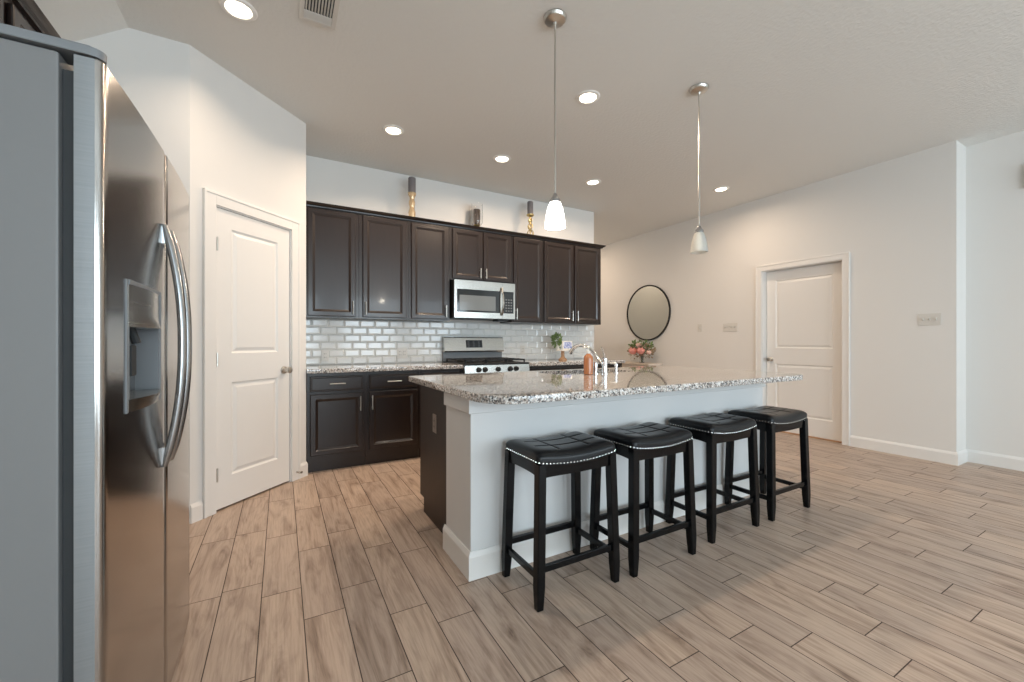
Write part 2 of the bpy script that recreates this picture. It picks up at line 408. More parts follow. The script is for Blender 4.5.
# ---------------------------------------------------------------- doors
PANEL = [(.010, .009), (.018, .010), (.040, .002)]
def interior_door(name, wd, ht, loc, rz, recess, knob_right, hinges, casing_w=.07, jamb=.11):
    t = bpy.data.objects.new(name, None); C.objects.link(t); t.location = loc; t.rotation_euler = (0, 0, rz); struct(t)
    g = .004; st = .118
    b = B()
    b.slab(g, wd-g, .014, ht-g, .035, [(st, wd-st, .22, .86), (st, wd-st, 1.06, ht-.125)], PANEL, y=recess)
    leaf = b.done('door_leaf', M['white'], t, smooth=0)
    # casing: stepped profile around
    b = B()
    def cas(x0, x1, z0, z1, vert):
        b.box(x0, x1, -.016, -.0005, z0, z1, .003)
    cw = casing_w; rv = .006
    b.box(-rv-cw, -rv, -.017, -.0005, 0, ht+rv+cw, .004); b.box(wd+rv, wd+rv+cw, -.017, -.0005, 0, ht+rv+cw, .004)
    b.box(-rv-.002, wd+rv+.002, -.0168, -.0006, ht+rv, ht+rv+cw, .004)
    b.box(-rv-cw-.003, -rv-cw+.016, -.022, -.0005, 0, ht+rv+cw+.002, .003); b.box(wd+rv+cw-.016, wd+rv+cw+.003, -.022, -.0005, 0, ht+rv+cw+.002, .003)
    b.box(-rv-cw, wd+rv+cw, -.0222, -.0006, ht+rv+cw-.016, ht+rv+cw+.003, .003)
    b.done('door_casing', M['white'], t, smooth=30)
    b = B()
    b.box(-.011, 0, 0, jamb-.002, 0, ht); b.box(wd, wd+.011, 0, jamb-.002, 0, ht); b.box(-.011, wd+.011, 0, jamb-.002, ht, ht+.011)
    b.done('door_jamb', M['white'], t, smooth=0)
    kx = wd-.06 if knob_right else .06
    b = B(); b.lathe([(.030, 0), (.030, .005), (.016, .010), (.010, .020), (.010, .032), (.022, .040), (.027, .052), (.024, .064), (.010, .068)], (0, 0, 0), 20, axis='z')
    bmesh.ops.transform(b.bm, matrix=Matrix.Translation((kx, recess, .915)) @ Matrix.Rotation(math.radians(90), 4, 'X'), verts=b.bm.verts)
    b.done('door_knob', M['nickel'], t)
    if hinges:
        for z in (.25, 1.02, ht-.25):
            b = B(); b.cyl((.001, -.012, z-.045), (.001, -.012, z+.045), .006, 8); b.box(-.008, .010, -.007, .001, z-.044, z+.044)
            b.done('hinge', M['nickel'], t)
    if not hinges: B().box(.002, wd-.002, recess-.03, recess+.04, .0005, .014).done('threshold', M['lightwood'], t, smooth=0)
    # near-black board standing in for the shade behind the leaf
    B().box(-.01, wd+.01, jamb, jamb+.02, .0, ht+.01).done('shade_backing', M['nearblack'], t, smooth=0)
    return t
interior_door('door_1', LD1-LD0, 2.043, (QX+LD0*.7071, QY+LD0*.7071, 0), math.radians(45), .004, True, True, casing_w=.082)
interior_door('door_2', DY1-DY0-.024, 2.048, (XR, DY1-.012, 0), -math.pi/2, .085, False, False, jamb=.14)

# door stop on the pantry baseboard
b = B(); p = Vector((*dpt(.835, .0245), .07)); nrm = Vector((.7071, -.7071, 0))
pts = []
for i in range(60):
    a = i*.9; q = p+nrm*(.001*i)
    pts.append(q+Vector((.7071, .7071, 0))*math.cos(a)*.006+Vector((0, 0, 1))*math.sin(a)*.006)
b.tube([tuple(q) for q in pts], .0013, 5); b.lathe([(.008, 0), (.008, .012)], tuple(pts[-1]), 10)
tag(b.done('door_stop', M['stopper']), 'small spring door stop low on the casing right of the pantry door', 'door stop')

# ---------------------------------------------------------------- kitchen cabinets
def bar_pull(p, vertical, ln, parent, front=-1):
    """p = centre on the door front (local), bar sticks out to -Y"""
    b = B(); x, y, z = p; h = ln/2
    if vertical:
        b.tube([(x, y-.028, z-h), (x, y-.028, z+h)], .0055, 10)
        for s in (-1, 1): b.cyl((x, y+.001, z+s*(h-.02)), (x, y-.026, z+s*(h-.02)), .0045, 8)
    else:
        b.tube([(x-h, y-.028, z), (x+h, y-.028, z)], .0055, 10)
        for s in (-1, 1): b.cyl((x+s*(h-.02), y+.001, z), (x+s*(h-.02), y-.026, z), .0045, 8)
    return b.done('handle', M['nickel'], parent)
CPROF = [(.003, .003), (.006, .004), (.022, .0115), (.025, .0115)]
def cab_door(x0, x1, z0, z1, y, parent, hx=None, hz=None, ln=.13):
    b = B(); f = .042
    b.slab(x0, x1, z0, z1, .019, [(x0+f, x1-f, z0+f, z1-f)], CPROF, y=y)
    # thin moulded lip on the outer edge
    d = b.done('door', M['dark'], parent, smooth=0)
    bv = d.modifiers.new('bev', 'BEVEL'); bv.width = .006; bv.segments = 2; bv.limit_method = 'ANGLE'; bv.angle_limit = math.radians(50)
    if hx is not None: bar_pull((hx, y, hz), True, ln, d)
    return d
UZ0, UZ1 = 1.372, 2.402; UD = .31
# upper units on the back wall: (x0,x1,bottom, [(door x0, x1, handle side)], label)
ups = [
 (.19, .665, UZ0, [(.212, .633, 'R')], 'dark upper cabinet touching the pantry wall, far left of the row'),
 (.665, 1.157, UZ0, [(.70, 1.132, 'L')], 'dark upper cabinet under the tall gold mosaic candle holder'),
 (1.157, 1.61, UZ0, [(1.183, 1.585, 'R')], 'dark full-height upper cabinet just left of the microwave'),
 (1.61, 2.39, 1.825, [(1.637, 1.993, 'R'), (2.012, 2.368, 'L')], 'short two-door dark cabinet directly above the microwave'),
 (2.39, 2.83, UZ0, [(2.412, 2.815, 'L')], 'dark full-height upper cabinet just right of the microwave'),
 (2.83, 3.306, UZ0, [(2.847, 3.292, 'R')], 'dark upper cabinet behind the lit pendant shade, next to last at right'),
 (3.306, 3.77, UZ0, [(3.322, 3.745, 'L')], 'dark upper cabinet at the open right end of the row'),
]
YU = YK-.002
for x0, x1, zb, ds, lab in ups:
    t = thing('upper_cabinet', lab, 'cabinet', (x0, YU-UD, zb), 0, 'upper cabinets on the back wall')
    w_ = x1-x0; h_ = UZ1-zb
    b = B(); b.box(.001, w_-.001, .018, UD, 0, h_)
    # face frame
    dd = [(a-x0, c-x0) for a, c, _ in ds]
    edges = [.001]+[v for q in dd for v in (q[0]+.012, q[1]-.012)]+[w_-.001]
    for i in range(0, len(edges), 2):
        if edges[i+1] > edges[i]: b.box(edges[i], edges[i+1], 0, .018, 0, h_)
    for a, c in dd: b.box(a+.012, c-.012, 0, .018, 0, .03); b.box(a+.012, c-.012, 0, .018, h_-.03, h_)
    b.done('cabinet_body', M['dark'], t, smooth=0)
    for (a, c), (_, _, sd) in zip(dd, ds):
        hx = (c-.026) if sd == 'R' else (a+.026)
        cab_door(a, c, .012, h_-.014, -.0195, t, hx, .014+(.085 if h_ > .8 else .075), .13 if h_ > .8 else .11)
# crown
b = B(); yf = YU-UD
prof = [(0.03, UZ1), (-.018, UZ1), (-.020, UZ1+.008), (-.032, UZ1+.014), (-.044, UZ1+.024), (-.050, UZ1+.034), (.03, UZ1+.034)]
zo = .001
ringA = [(PX+.004, yf+a, z+zo) for a, z in prof]
ringB = [(3.77-a, yf+a, z+zo) for a, z in prof]
ringC = [(3.77-a, YU-.002, z+zo) for a, z in prof]
b.rings([ringA, ringB, ringC])
tag(b.done('crown_moulding', M['dark'], smooth=0), 'dark crown moulding along the top of the upper cabinet row', 'crown moulding')

BF = YK-.63      # base face
bases = [
 (.19, .678, 'R', 'dark base cabinet beside the pantry wall, with one drawer and one door'),
 (.678, 1.178, 'L', 'second dark base cabinet from the pantry, partly behind the island end'),
 (1.178, 1.622, 'R', 'dark base cabinet just left of the gas range'),
 (2.398, 2.89, 'L', 'dark base cabinet just right of the gas range'),
 (2.89, 3.37, 'R', 'dark base cabinet under the wooden pedestal and plant'),
 (3.37, 3.85, 'L', 'dark base cabinet at the right end of the back counter'),
]
for x0, x1, sd, lab in bases:
    t = thing('base_cabinet', lab, 'cabinet', (x0, BF, 0), 0, 'base cabinets under the back counter')
    w_ = x1-x0
    b = B(); b.box(.001, w_-.001, .018, .625, .10, .865); b.box(.001, w_-.001, .045, .06, 0, .10)
    for q in ((.001, .035), (w_-.035, w_-.001)): b.box(q[0], q[1], 0, .018, .10, .865)
    for q in ((.10, .165), (.668, .712), (.832, .865)): b.box(.035, w_-.035, 0, .018, q[0], q[1])
    b.done('cabinet_body', M['dark'], t, smooth=0)
    a, c = .025, w_-.027
    cab_door(a, c, .150, .682, -.0195, t, (c-.026) if sd == 'R' else (a+.026), .585, .13)
    b = B(); b.slab(a, c, .704, .838, .019, [(a+.012, c-.012, .716, .826)], [(.006, -.004)], y=-.0155)
    dr = b.done('drawer', M['dark'], t, smooth=0)
    bv = dr.modifiers.new('bev', 'BEVEL'); bv.width = .006; bv.segments = 2; bv.limit_method = 'ANGLE'; bv.angle_limit = math.radians(50)
    bar_pull((w_/2, -.0195, .771), False, .13, dr)

# countertops on the back wall
def counter(name, x0, x1, y0, y1, lab, rcorner=None):
    b = B()
    if rcorner: poly = [(x0, y0)]+arc_corner(x1-.03, y0+.03, .03, -90, 0, 6)+[(x1, y1), (x0, y1)]
    else: poly = [(x0, y0), (x1, y0), (x1, y1), (x0, y1)]
    b.prism(poly, .867, .905, .006)
    tag(b.done(name, M['granite'], smooth=40), lab, 'countertop')
counter('kitchen_countertop', PX+.003, 1.6215, YK-.68, YK-.012, 'speckled granite counter between the pantry wall and the range')
counter('kitchen_countertop', 2.3985, 3.872, YK-.68, YK-.012, 'speckled granite counter right of the range, holding the plant pedestal', True)

# backsplash tile
b = B(); tw, th, g = .1524, .0766, .003
z0 = .9055; zt = UZ0-.001; rows = 6; th = (zt-z0)/rows
Yt = YK-.0095
b.box(PX+.003, XE-.002, Yt+.002, YK-.0005, z0, zt)
b.box(1.632, 2.388, Yt+.002, YK-.0005, zt, 1.40)
gb = b.done('tile_backsplash', M['grout'], smooth=0)
tag(gb, 'glossy white subway tile wall area between back counter and upper cabinets', 'backsplash')
b = B()
def tl(xa, xb, za, zb):
    if xb-xa < .02: return
    ins = .013
    i2 = min(ins, (xb-xa)*.4)
    b.rings([[(xa, Yt+.002, za), (xb, Yt+.002, za), (xb, Yt+.002, zb), (xa, Yt+.002, zb)],
             [(xa, Yt-.0005, za), (xb, Yt-.0005, za), (xb, Yt-.0005, zb), (xa, Yt-.0005, zb)],
             [(xa+i2, Yt-.007, za+ins), (xb-i2, Yt-.007, za+ins), (xb-i2, Yt-.007, zb-ins), (xa+i2, Yt-.007, zb-ins)]])
for r in range(rows):
    x = PX+.005-(tw/2 if r % 2 else 0)
    while x < XE-.01:
        tl(max(x, PX+.005)+g/2, min(x+tw, XE-.004)-g/2, z0+r*th+g/2, z0+(r+1)*th-g/2); x += tw
b.done('tile_face', M['tile'], gb, smooth=0)

def outlet(name, loc, rz, lab, gangs=1, kind='outlet', m='plate', cat=None):
    t = thing(name, lab, cat or kind, loc, rz)
    w_ = .07+.046*(gangs-1); h_ = .115
    B().box(-w_/2, w_/2, -.006, 0, -h_/2, h_/2, .003).done('plate', M[m], t)
    for i in range(gangs):
        x = (i-(gangs-1)/2)*.046
        if kind == 'outlet':
            b = B(); b.box(x-.017, x+.017, -.009, -.0062, -.034, .034, .002)
            rc = b.done('receptacle', M[m], t)
            for s in (-1, 1):
                for q in (-.009, .006): B().box(x+q, x+q+.003, -.0096, -.0088, s*.018-.006, s*.018+.006).done('slot', M['blackmet'], rc, smooth=0)
        else:
            b = B(); b.rings([[(x-.006, -.006, -.013), (x+.006, -.006, -.013), (x+.006, -.006, .013), (x-.006, -.006, .013)],
                              [(x-.004, -.020, .004), (x+.004, -.020, .004), (x+.004, -.020, .013), (x-.004, -.020, .013)]])
            b.done('toggle', M[m], t, smooth=0)
    return t
yo = Yt-.0078
outlet('wall_outlet', (.387, yo, 1.0), 0, 'white outlet on the tile backsplash near the pantry wall')
outlet('wall_outlet', (1.166, yo, 1.015), 0, 'white double outlet on the tile backsplash left of the range', 2)
outlet('wall_outlet', (2.71, yo, 1.034), 0, 'white outlet on the tile backsplash right of the range')
RP = -math.pi/2
outlet('light_switch', (XR-.0005, 3.975, 1.345), RP, 'single white switch plate between the round mirror and the four-switch plate', 1, 'light switch')
outlet('light_switch', (XR-.0005, 3.50, 1.34), RP, 'white four-switch plate left of the right-hand door', 4, 'light switch')
outlet('light_switch', (XR-.0005, 1.487, 1.355), RP, 'white three-switch plate between the right-hand door and wall corner', 3, 'light switch')

# ---------------------------------------------------------------- gas range
RX0, RX1 = 1.626, 2.394; RC = (RX0+RX1)/2; RW = RX1-RX0
t = thing('gas_range', 'stainless steel gas range with black grates between the granite counters', 'stove', (RX0, YK-.71, 0))
B().box(.003, RW-.003, .03, .68, .02, .895).done('body', M['plasticgrey'], t, smooth=0)
b = B(); b.rings([[(0, .0, .80), (0, .012, .895), (0, .06, .895), (0, .06, .80)], [(RW, .0, .80), (RW, .012, .895), (RW, .06, .895), (RW, .06, .80)]])
b.done('knob_panel', M['steelapp'], t, smooth=0)
B().box(0, RW, -.0, .67, .896, .914, .004).done('cooktop', M['blackmet'], t)
for px in (1.779, 1.852, 2.005, 2.151, 2.224):
    b = B(); b.lathe([(.027, 0), (.027, .006), (.022, .012), (.020, .030), (.006, .032)], (0, 0, 0), 18)
    bmesh.ops.transform(b.bm, matrix=Matrix.Translation((px-RX0, .005, .850)) @ Matrix.Rotation(math.radians(68+22), 4, 'X'), verts=b.bm.verts)
    b.done('knob', M['blackmet'], t)
for gi in range(3):
    gx0 = .02+gi*(RW-.04)/3; gx1 = gx0+(RW-.04)/3-.006; b = B()
    for x in (gx0, gx1-.012): b.box(x, x+.012, .06, .60, .936, .950)
    for y in (.06, .32, .588): b.box(gx0, gx1, y, y+.012, .936, .950)
    for y in (.19, .46):
        b.box((gx0+gx1)/2-.006, (gx0+gx1)/2+.006, y-.10, y+.10, .938, .952); b.box(gx0, gx1, y-.006, y+.006, .938, .952)
    for x in (gx0, gx1-.012):
        for y in (.06, .588): b.box(x, x+.012, y, y+.012, .914, .936)
    b.done('grate', M['iron'], t, smooth=0)
for x, y in ((.14, .19), (.14, .46), (RW/2, .325), (RW-.14, .19), (RW-.14, .46)):
    B().lathe([(.045, .914), (.045, .922), (.030, .926), (.030, .934), (.004, .936)], (x, y, 0), 18).done('burner', M['iron'], t)
b = B(); b.box(0, RW, .655, .688, .914, 1.02); b.done('lower_backguard', M['plasticgrey'], t, smooth=0)
b = B(); b.rings([[(x, .600, 1.035), (x, .605, 1.02), (x, .688, 1.02), (x, .688, 1.195), (x, .640, 1.195), (x, .630, 1.185)] for x in (0, RW)])
bg_ = b.done('backguard', M['steelapp'], t, smooth=0)
b = B(); b.M = Matrix.Translation((0, .617, 1.115)) @ Matrix.Rotation(math.radians(-11.5), 4, 'X')
b.box(RW/2-.115, RW/2+.095, -.004, .004, -.045, .045, .002); dsp = b.done('display', M['glassblk'], t)
for i in range(3):
    for j in range(3):
        b = B(); b.M = Matrix.Translation((0, .617, 1.115)) @ Matrix.Rotation(math.radians(-11.5), 4, 'X')
        x = RW/2-.085+i*.068; z = -.026+j*.024
        b.box(x-.012, x+.012, -.0048, -.0038, z-.0022, z+.0022)
        b.done('key', M['plasticgrey'], dsp, smooth=0)
b = B(); b.slab(.006, RW-.006, .22, .785, .03, [(.10, RW-.10, .36, .66)], [(.002, .003)], y=-.002)
od = b.done('oven_door', M['steelapp'], t, smooth=0)
B().box(.105, RW-.105, .0005, .002, .365, .655).done('oven_window', M['glassblk'], od, smooth=0)
b = B(); b.tube([(.05, -.05, .745), (RW-.05, -.05, .745)], .011, 12); b.cyl((.09, -.001, .745), (.09, -.05, .745), .008); b.cyl((RW-.09, -.001, .745), (RW-.09, -.05, .745), .008)
b.done('oven_handle', M['nickel'], od)
B().box(.006, RW-.006, -.002, .028, .05, .21, .003).done('storage_drawer', M['steelapp'], t)

# ---------------------------------------------------------------- microwave
MX0, MX1, MZ0, MZ1 = 1.63, 2.385, 1.402, 1.818; MW = MX1-MX0; MH = MZ1-MZ0
t = thing('microwave', 'stainless over-the-range microwave with dark window and curved handle', 'microwave', (MX0, YK-.40, MZ0))
B().box(.0, MW, .025, .385, 0, MH).done('casing', M['blackmet'], t, smooth=0)
b = B(); b.slab(0, .585, .002, MH-.002, .024, [(.03, .560, .065, MH-.10)], [(.002, .003)], y=0)
dr = b.done('door', M['steelapp'], t, smooth=0)
B().box(.032, .558, .0012, .0028, .067, MH-.102).done('door_glass', M['glassblk'], dr, smooth=0)
B().box(.06, .50, -.0006, .0010, .085, MH-.165).done('window', M['ovenwin'], dr, smooth=0)
b = B(); b.slab(.587, MW, .002, MH-.002, .024, [(.60, MW-.02, .065, MH-.10)], [(.002, .002)], y=0)
cp = b.done('control_panel', M['steelapp'], t, smooth=0)
B().box(.602, MW-.022, .0003, .0018, .067, MH-.102).done('keypad', M['glassblk'], cp, smooth=0)
for i in range(3):
    for j in range(5): B().box(.628+i*.034, .646+i*.034, -.0006, .0002, .088+j*.032, .100+j*.032).done('key', M['plasticgrey'], cp, smooth=0)
b = B(); pts = []
for i in range(13):
    u = i/12; pts.append((.575, -.012-.040*math.sin(math.pi*u), .04+u*(MH-.10)))
b.tube(pts, .011, 10, flat=.7); b.done('handle', M['steelapp'], dr)
B().box(.56, .70, .05, .20, -.022, -.0005, .003).done('underside_vent', M['blackmet'], t)

# ---------------------------------------------------------------- island
IX0, IX1, IY0, IYm, IY1 = .793, 3.232, 1.82, 2.155, 2.80
b = B(); b.box(IX0, IX1, IY0, IYm, 0, .866)
t = thing('kitchen_island', 'white-fronted kitchen island with a dark cabinet side and recessed toe kick', 'kitchen island', (0, 0, 0))
b.done('knee_wall', M['isl'], t, smooth=0)
b = B()
b.rings([[(x+sx*a, y+sy*a, z) for a, z in ((.0003, .793), (.011, .793), (.014, .797), (.014, .866), (.0003, .866))]
         for x, y, sx, sy in ((IX0, IYm, -1, 0), (IX0, IY0, -1, -1), (IX1, IY0, 1, -1), (IX1, IYm, 1, 0))])
b.done('top_trim', M['isl'], t, smooth=0)
b = B()
pf = base_profile(t=.016, h=.13)
path = [(IX0, IYm+.012, -1, 0), (IX0, IY0, -1, -1), (IX1, IY0, 1, -1), (IX1, IYm, 1, 0)]
b.rings([[(x+sx*a, y+sy*a, z) for a, z in pf] for x, y, sx, sy in path])
b.done('base_trim', M['white'], t, smooth=0)
b = B(); xa, xb = .835, IX1-.03
for q in ((xa, xa+.018, IYm+.0005, IY1-.02, .095, .866), (xb-.018, xb, IYm+.0005, IY1-.02, .095, .866), (xa+.018, xb-.018, IYm+.0005, IYm+.018, .095, .866),
          (xa+.018, xb-.018, IYm+.018, IY1-.02, .095, .113), (xa, xb, IYm+.0005, IY1-.10, 0, .095)): b.box(*q)
for x in (.86, 1.36, 1.68, 2.51, 2.75, 3.15): b.box(x, x+.018, IYm+.018, IY1-.02, .113, .866)
b.box(xa+.018, xb-.018, IY1-.04, IY1-.02, .82, .866)
b.done('cabinet_body', M['darkpanel'], t, smooth=0)
xs = [.86, 1.36, 1.86, 2.33, 2.75, 3.18]
for i in range(5):
    b = B(); b.M = Matrix.Translation((xs[i]+xs[i+1], 0, 0)) @ Matrix.Rotation(math.pi, 4, 'Z')
    b.slab(xs[i]+.01, xs[i+1]-.01, .12, .85, .019, [(xs[i]+.06, xs[i+1]-.06, .17, .80)], CPROF, y=-IY1)
    d = b.done('door', M['dark'], t, smooth=0)
    b = B(); x = xs[i]+.035 if i % 2 else xs[i+1]-.035
    b.cyl((x, IY1+.028, .68), (x, IY1+.028, .81), .0055, 10)
    for z in (.70, .79): b.cyl((x, IY1-.001, z), (x, IY1+.028, z), .0045, 8)
    b.done('handle', M['nickel'], d)
outlet('wall_outlet', (.8345, 2.465, .632), -math.pi/2, 'brown outlet on the dark side of the island', 1, 'outlet', 'brownplate')

# granite top with sink cutout
CX0, CX1, CY0, CY1 = .76, 3.335, 1.535, 2.82
SX0, SX1, SY0, SY1 = 1.72, 2.47, 2.37, 2.735
outer = arc_corner(CX0+.19, CY0+.19, .19, 180, 270, 10)+arc_corner(CX1-.14, CY0+.14, .14, -90, 0, 10)+arc_corner(CX1-.06, CY1-.06, .06, 0, 90, 6)+arc_corner(CX0+.02, CY1-.02, .02, 90, 180, 4)
def rrect(x0, x1, y0, y1, r, n=5):
    return arc_corner(x0+r, y0+r, r, 180, 270, n)+arc_corner(x1-r, y0+r, r, 270, 360, n)+arc_corner(x1-r, y1-r, r, 0, 90, n)+arc_corner(x0+r, y1-r, r, 90, 180, n)
def island_top():
    bm = bmesh.new()
    e = .007
    def inset(poly, d):
        out = []; n = len(poly)
        for i in range(n):
            a, b_, c = Vector(poly[i-1]), Vector(poly[i]), Vector(poly[(i+1) % n])
            t_ = (c-a).normalized(); nn = Vector((-t_.y, t_.x)); out.append(tuple(b_+nn*d))
        return out
    hole = rrect(SX0, SX1, SY0, SY1, .05)
    lv = [(0, .867+e), (e, .867)]; rings = {}
    def ring(poly, z): return [bm.verts.new((x, y, z)) for x, y in poly]
    def bridge(a, b_):
        n = len(a)
        for i in range(n): bm.faces.new((a[i], a[(i+1) % n], b_[(i+1) % n], b_[i]))
    o1 = ring(inset(outer, e), .905); o1b = ring(inset(outer, e*.3), .905-e*.3); o2 = ring(outer, .905-e); o3 = ring(outer, .867+e); o3b = ring(inset(outer, e*.3), .867+e*.3); o4 = ring(inset(outer, e), .867)
    for a, b_ in ((o1, o1b), (o1b, o2), (o2, o3), (o3, o3b), (o3b, o4)): bridge(a, b_)
    h1 = ring(hole, .905); h2 = ring(hole, .867); bridge(h1, h2)
    for oo, hh in ((o1, h1), (o4, h2)):
        eds = []
        for rr in (oo, hh):
            for i in range(len(rr)):
                e_ = bm.edges.get((rr[i], rr[(i+1) % len(rr)]))
                eds.append(e_)
        bmesh.ops.triangle_fill(bm, use_beauty=True, use_dissolve=False, edges=eds)
    bmesh.ops.recalc_face_normals(bm, faces=bm.faces)
    me = bpy.data.meshes.new('island_countertop'); bm.to_mesh(me); bm.free(); me.materials.append(M['granite'])
    me.shade_smooth(); me.set_sharp_from_angle(angle=math.radians(40))
    o = bpy.data.objects.new('island_countertop', me); C.objects.link(o); o.modifiers.new('weighted', 'WEIGHTED_NORMAL').keep_sharp = True
    tag(o, 'speckled granite island countertop with rounded corners and sink cutout', 'countertop')
island_top()
# sink bowl
b = B()
q0 = [(x, y, .8665) for x, y in rrect(SX0-.015, SX1+.015, SY0-.015, SY1+.015, .06)]
q1 = [(x, y, .8665) for x, y in rrect(SX0+.004, SX1-.004, SY0+.004, SY1-.004, .05)]
q2 = [(x, y, .69) for x, y in rrect(SX0+.012, SX1-.012, SY0+.012, SY1-.012, .05)]
q3 = [(x, y, .675) for x, y in rrect(SX0+.04, SX1-.04, SY0+.04, SY1-.04, .04)]
q4 = [(x, y, .672) for x, y in rrect((SX0+SX1)/2-.04, (SX0+SX1)/2+.04, (SY0+SY1)/2-.04, (SY0+SY1)/2+.04, .039)]
b.rings([q0, q1, q2, q3, q4], cap=False); b.bm.faces.new([b.bm.verts.new(Vector(p)) for p in q4])
tag(b.done('kitchen_sink', M['sink']), 'stainless undermount sink set into the island countertop', 'sink')

# faucet
FX, FY = 2.06, 2.29; zt = .905
t = thing('kitchen_faucet', 'chrome faucet with arched spout beside the island sink', 'faucet', (FX, FY, zt))
B().lathe([(.028, 0), (.028, .006), (.021, .012), (.019, .05), (.020, .085), (.023, .095), (.021, .112), (.010, .120)], (0, 0, 0), 20).done('body', M['chrome'], t)
pts = [(0, 0, .045), (-.01, .045, .10), (-.02, .09, .150), (-.035, .14, .190), (-.05, .19, .208), (-.062, .235, .206), (-.072, .275, .186), (-.078, .30, .155), (-.079, .305, .14)]
B().tube(pts, [.014, .014, .013, .0125, .012, .0125, .014, .0155, .015], 12).done('spout', M['chrome'], t)
B().tube([(0, 0, .115), (-.012, -.004, .150), (-.03, -.010, .180), (-.045, -.014, .19)], [.007, .006, .005, .006], 8).done('lever', M['chrome'], t)
t = thing('side_sprayer', 'slim chrome side sprayer left of the faucet body', 'sprayer', (1.995, 2.315, zt))
B().lathe([(.022, 0), (.022, .006), (.013, .010), (.012, .03), (.016, .045), (.016, .075), (.010, .09)], (0, 0, 0), 16).done('sprayer_head', M['chrome'], t)
t = thing('soap_dispenser', 'white-topped soap dispenser pump right of the faucet', 'soap dispenser', (2.19, 2.31, zt))
B().lathe([(.020, 0), (.020, .005), (.011, .009), (.011, .05), (.014, .054), (.014, .066)], (0, 0, 0), 16).done('pump', M['chrome'], t)
B().tube([(0, 0, .066), (0, .01, .074), (-.005, .055, .070)], [.012, .010, .006], 8).done('nozzle', M['whitepl'], t)
t = thing('soap_bottle', 'orange liquid soap bottle with pump on the island near the sink', 'bottle', (1.925, 2.31, zt+.0005))
B().lathe([(.030, 0), (.034, .004), (.034, .112), (.031, .128), (.016, .145), (.013, .148), (.013, .155)], (0, 0, 0), 24).done('bottle', M['amber'], t)
b = B(); b.lathe([(.0145, .150), (.0145, .166), (.005, .168), (.005, .190), (.010, .191), (.010, .198)], (0, 0, 0), 14)
b.tube([(0, 0, .194), (-.02, .02, .194), (-.03, .03, .188)], .004, 8); b.done('pump', M['cream'], t)

